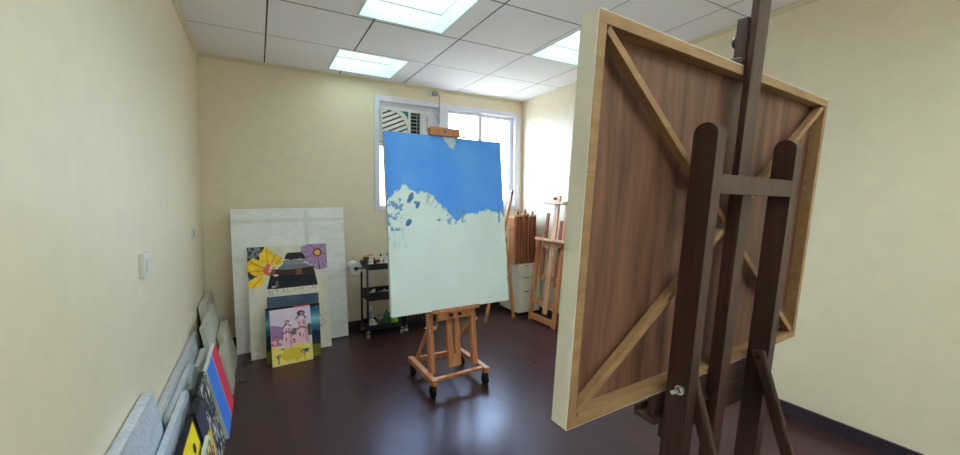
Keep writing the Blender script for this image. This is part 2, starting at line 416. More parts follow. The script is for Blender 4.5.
# fittings on the left wall
t = thing('light_switch', 'white square light switch plate halfway along the left wall', 'switch', (XL, 2.227, 1.13))
b = BM(); box(b, WORLD, (XL, XL+.02), (1.08, 1.182), (2.165, 2.29), .003); obj('switch_plate', b, M['white_plastic'], t)
b = BM(); box(b, WORLD, (XL+.02, XL+.026), (1.10, 1.16), (2.19, 2.265), .002); obj('rocker', b, M['white_plastic'], t)
t = thing('wall_socket', 'slim pale socket plate on the left wall near the back corner', 'socket', (XL, 3.745, 1.145))
b = BM(); box(b, WORLD, (XL, XL+.012), (1.105, 1.185), (3.715, 3.785), .003); obj('socket_plate', b, M['white_plastic'], t)
b = BM(); box(b, WORLD, (XL+.012, XL+.015), (1.12, 1.17), (3.73, 3.77), .002); obj('socket_insert', b, M['grey_plastic'], t)

# ------------------------------------------------------------------ painted canvases
def vnoise(S, T_, f, seed=0):
    rs = np.random.RandomState(seed); g = rs.rand(64, 64)
    x, y = S*f, T_*f; xi, yi = np.floor(x).astype(int), np.floor(y).astype(int); fx, fy = x-xi, y-yi
    fx, fy = fx*fx*(3-2*fx), fy*fy*(3-2*fy)
    G = lambda i, j: g[(xi+i) % 64, (yi+j) % 64]
    return (G(0,0)*(1-fx)+G(1,0)*fx)*(1-fy)+(G(0,1)*(1-fx)+G(1,1)*fx)*fy
def fbm(S, T_, f, seed=0):
    return sum(vnoise(S, T_, f*2**k, seed+k)*.5**k for k in range(4))/1.875
def inpoly(S, T_, P):
    r = np.zeros(S.shape, bool); n = len(P)
    for i in range(n):
        (x0, y0), (x1, y1) = P[i], P[(i+1) % n]
        if y0 == y1: continue
        c = ((T_ < y0) != (T_ < y1)) & (S < (x1-x0)*(T_-y0)/(y1-y0)+x0); r ^= c
    return r
def put(C, mask, c, amt=1.0):
    C[mask] = C[mask]*(1-amt)+np.array(c, float)*amt
def ell(S, T_, cx, cy, rx, ry): return ((S-cx)/rx)**2+((T_-cy)/ry)**2 < 1

def painted_face(name, parent, F, W, Hh, fn, nx, off=-.0012, mat='paint', gain=1.0):
    ny = max(2, int(nx*Hh/W))
    s, t_ = np.meshgrid(np.linspace(0, 1, nx+1), np.linspace(0, 1, ny+1)); S, TT = s.ravel(), t_.ravel()
    C = np.clip(fn(S, TT)*gain, 0, 255)/255; C = np.where(C <= .04045, C/12.92, ((C+.055)/1.055)**2.4)
    base = wpos(parent)
    co = [F.p(a*W, c*Hh, off)-base for a, c in zip(S, TT)]
    fa = [(j*(nx+1)+i, j*(nx+1)+i+1, (j+1)*(nx+1)+i+1, (j+1)*(nx+1)+i) for j in range(ny) for i in range(nx)]
    me = bpy.data.meshes.new(name); me.from_pydata([tuple(c) for c in co], [], fa)
    at = me.color_attributes.new('Col', 'FLOAT_COLOR', 'POINT')
    at.data.foreach_set('color', np.c_[C, np.ones(len(C))].astype(np.float32).ravel())
    me.materials.append(M[mat]); o = bpy.data.objects.new(name, me); COL.objects.link(o); o.parent = parent
    return o

def canvas(name, label, cat, F, W, Hh, th, fn, nx=80, edge='canvas_edge', group=None, face='painted_front', gain=1.0):
    t = thing(name, label, cat, F.p(W/2, 0, th/2), group)
    b = BM(); box(b, F, (0, W), (0, Hh), (0, th), .0012); obj('stretched_edge', b, M[edge], t)
    painted_face(face, t, F, W, Hh, fn, nx, gain=gain)
    return t

# --- the half-painted blue canvas on the wheeled easel
def p_blue(S, T_):
    C = np.zeros((len(S), 3)); n1 = fbm(S, T_, 6, 1); n2 = fbm(S, T_, 30, 2); n3 = fbm(S, T_, 70, 9)
    C[:] = (226, 240, 240); C += ((n1-.5)*12)[:, None]
    bx = [-.02, .025, .05, .064, .09, .115, .154, .208, .31, .362, .428, .482, .552, .613, .673, .737, .834, .931, 1.0]
    by = [.615, .645, .67, .683, .684, .705, .704, .683, .664, .646, .598, .552, .518, .541, .556, .550, .570, .559, .540]
    edge = np.interp(S, bx, by) + (n2-.5)*.05 + (n3-.5)*.022
    blue = np.stack([74+30*n1+8*n2, 148+26*n1+6*n2, 250+14*n1], 1)
    lighter = np.clip((T_-.55)*1.3, 0, 1)[:, None]*np.array([6, 6, 8]); k = T_ > edge
    C[k] = (blue+lighter)[k]
    k = (~k) & (T_ > edge-.012) & (n3 > .55); put(C, k, (168, 196, 212))
    # scrubbed left side, dabs, drip and the bare patch under the clamp
    sc = (S < .12) & (T_ > .46) & (T_ < .68) & (n2*.6+n3*.4 > .50+np.abs(S-.04)*1.5+np.abs(T_-.58)*.6); put(C, sc, (92, 146, 204), .8)
    sc = (S > .47) & (S < .63) & (T_ > .485) & (T_ < .575) & (n3*.6+fbm(S*2, T_, 40, 17)*.4 > .53); put(C, sc, (96, 150, 206), .75)
    sc = (S > .30) & (S < .40) & (T_ > .58) & (T_ < .68) & (fbm(S-T_*.5, T_*.3, 60, 23) > .62); put(C, sc, (130, 164, 190), .5)
    sc = (S < .13) & (T_ > .36) & (T_ < .53) & (fbm(S*3, T_*.6, 22, 12) > .70); put(C, sc, (140, 176, 208), .4)
    for cx, cy, rx, ry in ((.182, .645, .022, .026), (.168, .625, .020, .016), (.232, .602, .016, .020), (.215, .615, .012, .008), (.155, .505, .022, .018), (.148, .492, .014, .010), (.40, .515, .016, .006)):
        put(C, ((S-cx-(T_-cy)*.4)/rx)**2+((T_-cy)/ry)**2 < .1+n2*1.1+n3*.5, (72, 126, 190), .92)
    put(C, (np.abs(S-.948-(n3-.5)*.01) < .008) & (T_ > .49) & (T_ < .58), (80, 135, 198), .8)
    tr = inpoly(S+(n2-.5)*.03, T_, [(.455, 1.01), (.575, 1.01), (.553, .925), (.505, .948)]); put(C, tr, (214, 226, 238), .9)
    return C
BF = rect((.796, 2.699, .596), .052, .113, -.003)
canvas('painting_canvas', 'large white canvas painted blue on its upper half, on wheeled easel', 'canvas', BF, 1.0, 1.315, .034, p_blue, 170, 'white_canvas')

# --- poster with bottle and flowers
def p_poster(S, T_):
    n1 = fbm(S, T_*1.5, 8, 3); n2 = fbm(S, T_*1.5, 30, 5)
    C = np.zeros((len(S), 3)); C[:] = (204, 199, 184); C += ((n1-.5)*22)[:, None]
    k = inpoly(S, T_, [(0, 1), (.21, 1), (.14, .88), (.10, .70), (0, .70)]); put(C, k, (38, 40, 48)); put(C, k & (n2 > .55), (118, 124, 138))
    k = inpoly(S+(n2-.5)*.03, T_, [(.655, .975), (.76, 1.01), (1.01, 1.01), (1.01, .77), (.93, .75), (.834, .755), (.785, .80), (.685, .85)])
    an = np.arctan2((T_-.917)*1.47, S-.874); rr = np.hypot((T_-.917)*1.47, S-.874)
    put(C, k, (166, 136, 170)); put(C, k & (np.abs(np.sin(an*9+n2*2)) < .22), (126, 96, 134)); put(C, k & (np.abs(np.sin(an*2.5+.6)) < .10), (70, 48, 82))
    put(C, rr < .06, (112, 66, 66)); put(C, rr < .038, (232, 184, 84))
    yel = (232, 186, 40)
    for P in ([(.146, .873), (.138, .928), (.212, .988), (.285, .965), (.305, .93), (.312, .874), (.24, .80)], [(0, .863), (.067, .904), (.146, .873), (.22, .80), (.164, .765), (.08, .80)],
              [(0, .855), (0, .784), (.08, .738), (.184, .727), (.19, .785)], [(0, .687), (.08, .725), (.195, .722), (.205, .69), (.18, .664), (.097, .626), (.006, .633)],
              [(.315, .873), (.405, .912), (.425, .849), (.332, .80)], [(.28, .95), (.36, .91), (.33, .84), (.27, .82)]):
        k = inpoly(S, T_, P); put(C, k, yel); C[k] += ((n2[k]-.5)*70)[:, None]*np.array([1, 1, .5])
        cx = sum(p[0] for p in P)/len(P); cy = sum(p[1] for p in P)/len(P)
        d = np.abs((S-.24)*(cy-.78)-(T_-.78)*(cx-.24))/max(1e-3, math.hypot(cx-.24, cy-.78)); put(C, k & (d < .006), (176, 112, 20), .7)
    k = ell(S, T_, .255, .783, .075, .055); put(C, k, (206, 96, 76)); put(C, k & (n2 > .56), (240, 190, 180))
    put(C, inpoly(S, T_, [(.418, .826), (.708, .822), (.81, .785), (.81, .77), (.318, .77)]), (112, 118, 122))
    put(C, inpoly(S, T_, [(.433, .863), (.685, .859), (.69, .815), (.418, .820)]), (128, 136, 138))
    put(C, inpoly(S, T_, [(.44, .875), (.47, .922), (.50, .932), (.66, .93), (.70, .90), (.711, .862), (.64, .868), (.52, .862)]), (40, 32, 32))
    put(C, inpoly(S, T_, [(.282, .784), (.476, .772), (.816, .775), (.86, .604), (.212, .606), (.25, .70)]), (26, 25, 36))
    k = inpoly(S, T_, [(.275, .79), (.476, .762), (.60, .778), (.816, .785), (.826, .722), (.573, .719), (.279, .73)]); put(C, k, (62, 38, 32)); put(C, k & (n1 > .56), (124, 76, 56))
    put(C, ell(S, T_, .33, .728, .03, .010), (200, 200, 206)); put(C, ell(S, T_, .34, .65, .022, .03), (96, 84, 84)); put(C, ell(S, T_, .30, .625, .03, .008), (168, 166, 166))
    put(C, inpoly(S, T_, [(.212, .606), (.86, .604), (.87, .596), (.205, .597)]), (214, 208, 190))
    # lettering under the bottle
    G = {'S': [[(1,1),(0,1),(0,.5),(1,.5),(1,0),(0,0)]], 'T': [[(0,1),(1,1)],[(.5,1),(.5,0)]], 'A': [[(0,0),(.5,1),(1,0)],[(.2,.4),(.8,.4)]], 'L': [[(0,1),(0,0),(1,0)]],
         'E': [[(1,1),(0,1),(0,0),(1,0)],[(0,.5),(.8,.5)]], 'R': [[(0,0),(0,1),(1,1),(1,.5),(0,.5),(1,0)]], 'I': [[(.5,0),(.5,1)]]}
    for i, ch in enumerate('STALERIA'):
        ox = .236+i*.0775; oy = .556+.003*i
        for st in G[ch]:
            for (ax, ay), (bx_, by_) in zip(st, st[1:]):
                x0, y0, x1, y1 = ox+ax*.046, oy+ay*.036, ox+bx_*.046, oy+by_*.036
                dx, dy = x1-x0, (y1-y0); q = np.clip(((S-x0)*dx+(T_-y0)*dy)/(dx*dx+dy*dy+1e-9), 0, 1)
                put(C, np.hypot(S-x0-q*dx, (T_-y0-q*dy)*1.4) < .0062, (150, 144, 130), .45)
    k = (T_ < .55) & (n1*.6+n2*.4 > .62); put(C, k, (176, 168, 148), .3)
    put(C, (T_ < .25) & (np.abs(S-.07) < .03) & (n2 > .5), (150, 144, 126), .3); put(C, (np.abs(S-.9) < .05) & (T_ > .2) & (T_ < .36) & (n2 > .52), (134, 130, 116), .4)
    return C
PF = rect((-.085, 3.958, 0), .06, .165, .003)
canvas('poster_canvas', 'cream canvas painted with dark bottle, yellow flower and purple flower', 'canvas', PF, .674, .992, .022, p_poster, 190, 'gesso', gain=1.12)

# --- slate painting behind, teal landscape, pink church in front
def p_slate(S, T_):
    n1 = fbm(S, T_, 6, 7); C = np.zeros((len(S), 3)); C[:] = (70, 86, 104); C += ((n1-.5)*26)[:, None]; C += (T_-.8)[:, None]*np.array([-20, -10, 10])
    return C
canvas('slate_painting', 'slate blue painting leaning on the bottle-and-flower canvas', 'painting', rect((.047, 3.868, 0), .0, .118), .422, .556, .02, p_slate, 60, 'gesso', gain=1.15)
def p_teal(S, T_):
    n1 = fbm(S, T_, 7, 11); n2 = fbm(S, T_, 24, 12); C = np.zeros((len(S), 3))
    hz = .50+(n1-.5)*.10
    C[:] = (44, 96, 122); C += ((n2-.5)*30)[:, None]
    cy = np.clip(1-np.abs(T_-.72)/.16, 0, 1)[:, None]; C = C*(1-cy)+np.array((128, 190, 204))*cy
    put(C, T_ > .965, (24, 26, 34)); put(C, ell(S, T_, .66, .985, .15, .03), (196, 48, 60)); put(C, ell(S, T_, .86, .97, .07, .03), (18, 20, 28))
    put(C, T_ < hz, (26, 46, 66)); put(C, (T_ < hz-.12) & (n2 > .5), (32, 60, 58))
    k = T_ < .23+(n1-.5)*.06; put(C, k, (106, 110, 42)); C[k] += ((n2[k]-.5)*40)[:, None]
    return C
canvas('landscape_painting', 'small teal and olive landscape painting mostly hidden behind pink church painting', 'painting', rect((.030, 3.806, 0), .0, .10), .437, .473, .02, p_teal, 90, 'dark', gain=1.15)
def p_church(S, T_):
    n1 = fbm(S, T_, 8, 21); n2 = fbm(S, T_, 28, 22); C = np.zeros((len(S), 3)); C[:] = (214, 198, 216); C += ((n1-.5)*10)[:, None]
    put(C, inpoly(S, T_, [(0, .722), (.08, .728), (.2, .70), (.31, .67), (.36, .60), (.6, .58), (.6, .45), (0, .45)]), (150, 116, 160)); k = (T_ < .62) & (T_ > .40) & (n2 > .56) & (S < .62); put(C, k, (122, 92, 134), .6)
    put(C, inpoly(S, T_, [(.88, .60), (.93, .68), (1, .66), (1, .45), (.88, .45)]), (84, 82, 76)); put(C, inpoly(S, T_, [(.5, .6), (.56, .64), (.62, .62), (.62, .5), (.5, .5)]), (108, 96, 104))
    put(C, inpoly(S, T_, [(0, .50), (.26, .47), (.26, .35), (0, .36)]), (176, 112, 120)); put(C, (T_ < .47) & (T_ > .38) & (S < .26) & (n2 > .55), (222, 178, 190))
    yt = np.interp(S, [0, .225, .397, .6, 1], [.36, .312, .345, .335, .305])+(n2-.5)*.03; k = T_ < yt; put(C, k, (224, 204, 110)); C[k] += ((n1[k]-.5)*40)[:, None]*np.array([.4, .4, 1])
    put(C, k & ell(S, T_, .52, .16, .30, .12), (206, 178, 40), .8); put(C, k & (T_ < .08) & (n1 > .5), (224, 196, 160), .6)
    pk, pd, br = (226, 184, 194), (176, 126, 146), (92, 44, 58)
    put(C, inpoly(S, T_, [(.31, .65), (.48, .65), (.50, .29), (.27, .30)]), pk); put(C, inpoly(S, T_, [(.43, .65), (.48, .65), (.50, .30), (.45, .3)]), pd, .6)
    put(C, inpoly(S, T_, [(.64, .77), (.86, .77), (.94, .33), (.61, .34)]), pk); put(C, inpoly(S, T_, [(.79, .77), (.86, .77), (.94, .34), (.84, .34)]), pd, .5)
    put(C, inpoly(S, T_, [(.50, .50), (.62, .52), (.62, .34), (.48, .34)]), pk); k = ell(S, T_, .54, .40, .09, .035) & (n2 > .46); put(C, k, (140, 44, 66))
    for P in ([(.285, .67), (.31, .66), (.40, .725), (.38, .75)], [(.40, .725), (.385, .75), (.51, .675), (.49, .662)], [(.60, .79), (.625, .775), (.73, .85), (.71, .87)], [(.80, .87), (.78, .855), (.875, .765), (.895, .785)],
              [(.27, .56), (.39, .60), (.50, .555), (.49, .54), (.39, .575), (.28, .545)], [(.61, .60), (.75, .65), (.87, .60), (.86, .582), (.75, .625), (.62, .582)]): put(C, inpoly(S, T_, P), br)
    put(C, ell(S, T_, .755, .885, .10, .05), br); put(C, ell(S, T_, .775, .875, .05, .032), pd); put(C, ell(S, T_, .405, .765, .055, .025), br); put(C, ell(S, T_, .405, .755, .03, .014), pk)
    for cx, cy, rx, ry in ((.70, .70, .014, .04), (.80, .71, .012, .03), (.37, .63, .010, .03), (.43, .62, .010, .025), (.70, .50, .018, .045), (.36, .45, .012, .05), (.78, .46, .012, .03)): put(C, ell(S, T_, cx, cy, rx, ry), (110, 66, 92))
    put(C, ell(S, T_, .27, .285, .06, .008), (48, 56, 58))
    for cx, cy, rx, ry, tx in ((.159, .165, .055, .04, .155), (.83, .185, .14, .04, .79)):
        k = ell(S, T_, cx, cy, rx, ry) & (n2 > .40); put(C, k, (84, 108, 124)); put(C, k & (n2 > .6), (40, 60, 84)); put(C, (np.abs(S-tx) < .010) & (T_ > .03) & (T_ < cy), (26, 32, 36))
    return C
canvas('church_painting', 'small painting of a pink two-towered church on yellow ground', 'painting', rect((.073, 3.708, 0), .105, .176, .006), .323, .472, .02, p_church, 150, 'white_canvas', gain=1.1)

# --- the tall wrapped canvas against the back wall
def wrapped(name, label, cat, F, W, Hh, th, mat, group=None, lump=.004, seed=0, tape=True):
    """a canvas done up in plastic: slightly puffed, creased box with an overlapping flap and tape"""
    t = thing(name, label, cat, F.p(W/2, 0, th/2), group)
    b = BM(); box(b, F, (0, W), (0, Hh), (0, th))
    bmesh.ops.subdivide_edges(b, edges=[e for e in b.edges], cuts=9, use_grid_fill=True)
    n = F.w
    for v in b.verts:
        q = v.co-F.o; a, h, c = q.dot(F.u), q.dot(F.v), q.dot(F.w)
        d = mnoise.noise(V((a*6+seed, h*6, c*9)))*lump
        k = min(1, 6*min(a, W-a)/W+.15)*min(1, 6*min(h, Hh-h)/Hh+.15)
        if h > .01: v.co += F.w*(d if c > th/2 else -abs(d))*k
    for f in b.faces: f.smooth = False
    obj('wrapped_body', b, M[mat], t)
    b = BM(); f0 = W*.62
    box(b, F, (f0, f0+.035), (Hh*.02, Hh*.985), (-.0075, -.0045)); box(b, F, (.012, W-.012), (Hh*.90, Hh*.90+.03), (-.0075, -.0045))
    if tape: obj('packing_tape', b, M['tape'], t)
    else: b.free()
    return t
M['tape'] = plain('clear_tape', (238, 238, 234), .25)
WF = rect((-.202, 4.164, 0), .066, .10, .003)
wrapped('wrapped_canvas', 'tall white plastic-wrapped canvas leaning on the back wall', 'wrapped canvas', rect((-.202, 4.164, 0), .04, .063, .012), .987, 1.322, .05, 'wrap_white', lump=.006)

# --- canvases leaning in rows against the left wall
def lw(y0, xb, xt, zt, yaw=math.pi/2):
    return rect((xb, y0, 0), yaw, math.atan2(xb-xt, zt))
def lh(xb, xt, zt): return math.hypot(xb-xt, zt)
G1 = 'wrapped canvases leaning along the left wall'
for lab, y0, y1, xb, xt, zt, th, mat in (
    ('silvery bubble-wrapped canvas nearest the camera against the left wall', 1.25, 2.07, -.315, -.400, .62, .040, 'bubble'),
    ('long bubble-wrapped canvas flat against left wall behind the other wrapped ones', 2.12, 3.48, -.335, -.408, .455, .033, 'bubble_grey'),
    ('bubble-wrapped canvas standing second from the front, beside black collage painting', 1.72, 2.44, -.252, -.338, .45, .027, 'bubble'),
    ('bubble-wrapped canvas standing behind the black collage and blue-and-red painting', 2.2, 2.92, -.287, -.372, .435, .027, 'bubble_grey'),
    ('small grey wrapped canvas standing directly behind the blue-and-red painting', 2.96, 3.30, -.245, -.345, .385, .030, 'wrap_grey'),
    ('tallest grey wrapped canvas at the far end of left wall', 3.80, 4.40, -.305, -.395, .565, .042, 'wrap_grey'),
    ('pale grey wrapped canvas overlapping the tallest one on left wall', 3.35, 4.08, -.258, -.352, .51, .030, 'wrap_grey'),
    ('low beige-grey wrapped canvas closest to the back left corner', 3.66, 4.14, -.195, -.265, .345, .045, 'wrap_beige'),
    ('low beige-grey wrapped canvas just beyond the blue-and-red painting', 3.31, 3.60, -.190, -.245, .31, .035, 'wrap_beige')):
    wrapped('wrapped_canvas', lab, 'wrapped canvas', lw(y0, xb, xt, zt), y1-y0, lh(xb, xt, zt), th, mat, G1, .0015, seed=y0*7, tape=False)

def p_flag(S, T_):
    n = fbm(S, T_, 8, 31); C = np.zeros((len(S), 3)); C[:] = (62, 120, 214); put(C, S > .52, (204, 62, 84)); put(C, np.abs(S-.53) < .015, (206, 160, 190)); C += ((n-.5)*14)[:, None]; return C
canvas('striped_painting', 'blue and red painting with white edge leaning on left wall', 'painting', lw(2.712, -.186, -.282, .43), .52, lh(-.186, -.282, .43), .024, p_flag, 60, 'white_canvas', gain=1.12)
def p_collage(S, T_):
    n1 = fbm(S, T_, 7, 41); n2 = fbm(S, T_, 16, 43); C = np.zeros((len(S), 3)); C[:] = (24, 24, 30)
    put(C, n2 > .54, (88, 96, 108)); put(C, n2 > .60, (150, 160, 168)); put(C, (n1 > .56) & (n2 < .5), (104, 82, 56)); put(C, (n1 < .38), (36, 46, 64)); put(C, (n2 > .66), (206, 206, 200)); return C
canvas('collage_painting', 'black and grey busy collage painting leaning beside the blue-and-red one', 'painting', lw(2.385, -.205, -.292, .44), .31, lh(-.205, -.292, .44), .024, p_collage, 90, 'dark', gain=1.12)
def p_yellow(S, T_):
    n1 = fbm(S, T_, 6, 51); n2 = fbm(S, T_, 18, 52); C = np.zeros((len(S), 3)); C[:] = (234, 206, 32); C += ((n2-.5)*24)[:, None]
    k = ell(S+(n1-.5)*.25, T_, .62, .45, .20, .30); put(C, k, (34, 52, 66)); put(C, k & (n2 > .56), (70, 104, 110)); put(C, ell(S, T_, .72, .80, .06, .05), (30, 40, 30)); put(C, (T_ < .3) & (n1 > .55), (40, 40, 36))
    put(C, (S > .955) | (T_ > .97), (40, 34, 30)); return C
canvas('yellow_painting', 'bright yellow painting with dark blue figure, dark edges, lower left', 'painting', lw(1.72, -.186, -.288, .43), .45, lh(-.186, -.288, .43), .022, p_yellow, 90, 'dark', gain=1.12)
def p_fleck(S, T_):
    n1 = fbm(S, T_, 4, 61); C = np.zeros((len(S), 3)); C[:] = (62, 62, 82); C += ((n1-.5)*40)[:, None]; put(C, (n1 > .42) & (T_ < .62) & (S > .3), (214, 180, 40)); put(C, T_ > .94, (30, 30, 34)); return C
canvas('small_painting', 'small dark violet painting with yellow patch between yellow and collage paintings', 'painting', lw(2.185, -.190, -.280, .44), .185, lh(-.190, -.280, .44), .02, p_fleck, 60, 'dark', gain=1.12)
def p_green(S, T_):
    n1 = fbm(S, T_, 7, 71); n2 = fbm(S, T_, 16, 72); C = np.zeros((len(S), 3)); C[:] = (92, 112, 62); put(C, n2 > .52, (150, 156, 84)); put(C, n1 > .6, (186, 60, 60)); put(C, n2 < .40, (52, 62, 48)); put(C, n2 > .66, (220, 214, 190)); return C
canvas('floral_painting', 'small green floral painting at the very front of the left row', 'painting', lw(1.86, -.150, -.225, .33), .31, lh(-.150, -.225, .33), .018, p_green, 70, 'white_canvas', gain=1.12)

# ------------------------------------------------------------------ casters
def caster(parent, p, r, ax=(1, 0, 0), wheel='rubber', fork='black'):
    p = V(p); a = V(ax)
    b = BM(); cyl(b, p+V((0,0,2*r+.012)), p+V((0,0,2*r+.03)), .016, seg=12)
    for s in (-1, 1): box(b, Frame(p+a*(s*.0185), a, V((0,0,1)), a.cross(V((0,0,1)))), (-.003, .003), (r*.7, 2*r+.016), (-.014, .014))
    c = obj('caster', b, M[fork], parent)
    b = BM(); [cyl(b, p+V((0,0,r))+a*(k*.005), p+V((0,0,r))+a*(k*.015), r, seg=20) for k in (-1, 1)]; cyl(b, p+V((0,0,r))-a*.005, p+V((0,0,r))+a*.005, r*.6, seg=12); obj('wheel', b, M[wheel], c)

# ------------------------------------------------------------------ mid easel carrying the blue canvas
me_ = thing('studio_easel', 'light wooden wheeled studio easel holding the half-blue canvas', 'easel', (1.29, 2.8, 0))
W1 = M['beech']; F = BF; m0 = .036
for side, a in ((0, .312), (1, .68)):
    b = BM(); box(b, F, (a-.02, a+.02), (-.47, .62), (m0+.002, m0+.05), .003); obj('upright_post', b, W1, me_)
b = BM()
for a in (.465, .530): box(b, F, (a-.02, a+.02), (-.445, 1.36), (m0, m0+.03), .002)
box(b, F, (.445, .55), (-.445, -.35), (m0-.004, m0), .002)
obj('mast', b, W1, me_)
b = BM(); box(b, F, (.30, .70), (-.016, -.001), (-.03, m0-.001), .002); box(b, F, (.30, .70), (-.001, .012), (-.03, -.02), .002)
box(b, F, (.352, .64), (-.078, -.017), (m0-.032, m0-.006), .003); tr = obj('tray', b, W1, me_)
for a in (.463, .535):
    b = BM(); cyl(b, F.p(a, -.045, m0-.05), F.p(a, -.045, m0-.032), .013); obj('bolt', b, M['dark'], tr)
b = BM(); box(b, F, (.352, .600), (1.317, 1.378), (-.028, .034), .004); box(b, F, (.34, .655), (1.3155, 1.328), (-.03, -.010), .002); cl = obj('top_clamp', b, M['beech'], me_)
b = BM(); cyl(b, F.p(.478, 1.352, -.042), F.p(.478, 1.352, -.028), .013); obj('knob', b, M['grey_plastic'], cl)
for a, bb in ((.345, -.135), (.71, -.115)):
    b = BM(); lathe(b, F.p(a-.016, bb, .055), F.u, [(0, .008), (.008, .014), (.022, .016), (.03, .010)], 14); obj('knob', b, M['beech_pale'], me_)
b = BM(); cyl(b, F.p(.27, -.13, .06), F.p(.292, -.13, .06), .010); obj('wing_nut', b, M['steel'], me_)
for x, ya, yb in ((1.072, 2.575, 3.09), (1.512, 2.595, 3.08)):
    b = BM(); beam(b, (x, ya, .112), (x-.006 if x < 1.2 else x-.01, yb, .112), .042, .044, bev=.003); obj('base_runner', b, W1, me_)
b = BM(); beam(b, (1.093, 2.62, .119), (1.491, 2.645, .119), .035, .022, side=(0,1,0)); obj('crossbar', b, W1, me_)
b = BM(); beam(b, (1.088, 3.01, .125), (1.484, 3.02, .125), .03, .05, side=(0,1,0)); obj('crossbar', b, W1, me_)
b = BM(); beam(b, (1.108, 2.79, .46), (1.095, 3.02, .135), .018, .032); obj('brace', b, W1, me_)
b = BM(); beam(b, (1.476, 2.79, .47), (1.36, 3.005, .150), .018, .032); obj('brace', b, W1, me_)
for p in ((1.068, 2.615, 0), (1.507, 2.625, 0), (1.066, 3.035, 0), (1.497, 3.02, 0)): caster(me_, p, .036)

# ------------------------------------------------------------------ big panel seen from behind, close to the camera
FO = rect((.625, .698, .882), .07, -.061, -.009); FO = Frame(FO.o, FO.u, FO.v, -FO.w)     # w now points to the camera side
PW, PH, PT, BW = 1.30, .947, .048, .026
t = thing('cradled_panel', 'large wood-backed canvas seen from behind, close on right easel', 'canvas', FO.p(PW/2, 0, -PT/2))
b = BM(); box(b, FO, (0, PW), (0, PH), (-PT-.003, -PT+.004)); box(b, FO, (-.002, 0), (0, PH), (-PT-.003, -.0015)); box(b, FO, (PW, PW+.002), (0, PH), (-PT-.003, -.0015))
box(b, FO, (0, PW), (PH, PH+.002), (-PT-.003, -.0015)); box(b, FO, (0, PW), (-.002, 0), (-PT-.003, -.0015)); obj('primed_front', b, M['gesso'], t, label='cream primed canvas front and edge')
b = BM(); box(b, FO, (BW, PW-BW), (BW, PH-BW), (-PT+.004, -PT+.010)); obj('backing_board', b, M['ply'], t, label='reddish brown plywood backing')
for nm, a, bb in (('stretcher_bar', (0, PW), (0, BW)), ('stretcher_bar', (0, PW), (PH-BW, PH)), ('stretcher_bar', (0, BW), (BW, PH-BW)), ('stretcher_bar', (PW-BW, PW), (BW, PH-BW))):
    b = BM(); box(b, FO, a, bb, (-PT+.004, 0), .0012); obj(nm, b, M['pine'] if a[1]-a[0] > .5 else M['pine_v'] if 'pine_v' in M else M['pine'], t)
ca, cb = PW/2, PH/2
for (a0, b0), (a1, b1) in (((BW, BW), (ca-.02, cb-.015)), ((PW-BW, BW), (ca+.02, cb-.015)), ((BW, PH-BW), (ca-.02, cb+.015)), ((PW-BW, PH-BW), (ca+.02, cb+.015))):
    b = BM(); p0, p1 = FO.p(a0, b0, -.015), FO.p(a1, b1, -.015); d = (p1-p0).normalized(); beam(b, p0+d*.010, p1, .019, .024, side=d.cross(FO.w), bev=.001); obj('corner_brace', b, M['pine'], t)

de = thing('studio_easel', 'tall dark brown easel seen from behind in the right foreground', 'easel', FO.p(.652, 0, .05).xy.to_3d())
WD = M['walnut']
SF = Frame(FO.o, FO.w, FO.v, FO.u)
for a in (.372, .850):
    b = BM(); poly = [(.015, -.775), (.078, -.775)] + [(.0465+.0315*math.cos(k*math.pi/16), .722+.030*math.sin(k*math.pi/16)) for k in range(17)]
    prism(b, SF, poly, a, a+.043); obj('upright_post', b, WD, de)
b = BM(); box(b, FO, (.415, .850), (.572, .624), (.054, .078), .002); obj('crossbar', b, WD, de)
b = BM(); box(b, FO, (.415, .850), (-.66, -.59), (.030, .060), .002); obj('crossbar', b, WD, de)
b = BM(); box(b, FO, (.624, .695), (-.60, 1.33), (.001, .021), .002); ms = obj('mast', b, WD, de)
b = BM(); box(b, FO, (.624, .682), (-.60, .60), (.0212, .040), .002); obj('mast_batten', b, WD, ms)
b = BM(); box(b, FO, (.615, .69), (.968, 1.085), (-.030, .000), .003); box(b, FO, (.60, .705), (.951, .969), (-.085, -.001), .003); cl = obj('top_clamp', b, WD, de)
b = BM(); lathe(b, FO.p(.652, 1.03, -.03), -FO.w, [(0, .008), (.006, .017), (.018, .019), (.024, .012)], 16); obj('knob', b, WD, cl)
b = BM(); box(b, FO, (.336, .968), (-.085, -.071), (-.055, .013), .002); box(b, FO, (.336, .968), (-.071, -.052), (-.055, -.047), .002)
box(b, FO, (.352, .952), (-.071, -.003), (-.024, 0), .002); box(b, FO, (.42, .885), (-.165, -.003), (-.0245, .0005), .002)
obj('tray', b, WD, de)
for a in (.428, .837):
    b = BM(); beam(b, FO.p(a, .055, .052), FO.p(a, -.79, .052+.845*.39), .022, .040, side=FO.u, bev=.009); obj('brace', b, WD, de)
    b = BM(); cyl(b, FO.p(a-.014, .035, .060), FO.p(a+.014, .035, .060), .008); obj('bolt', b, M['dark'], de)
b = BM(); q = .034; cyl(b, FO.p(.366, q, .056), FO.p(.372, q, .056), .013); cyl(b, FO.p(.352, q, .056), FO.p(.366, q, .056), .006)
for k in (-1, 1): beam(b, FO.p(.357, q, .056), FO.p(.350, q+k*.010, .056+k*.014), .004, .012, side=FO.u, bev=.001)
obj('wing_nut', b, M['steel'], de, label='silver wing nut')
for a in (.351, .829):
    p0 = FO.p(a+.041, -.80, -.16); p1 = FO.p(a+.041, -.80, .46); p0.z = p1.z = .115; b = BM(); beam(b, p0, p1, .06, .05, bev=.003); obj('base_runner', b, WD, de)
    for p in (p0+(p1-p0)*.06, p0+(p1-p0)*.94): caster(de, (p.x, p.y, 0), .036)
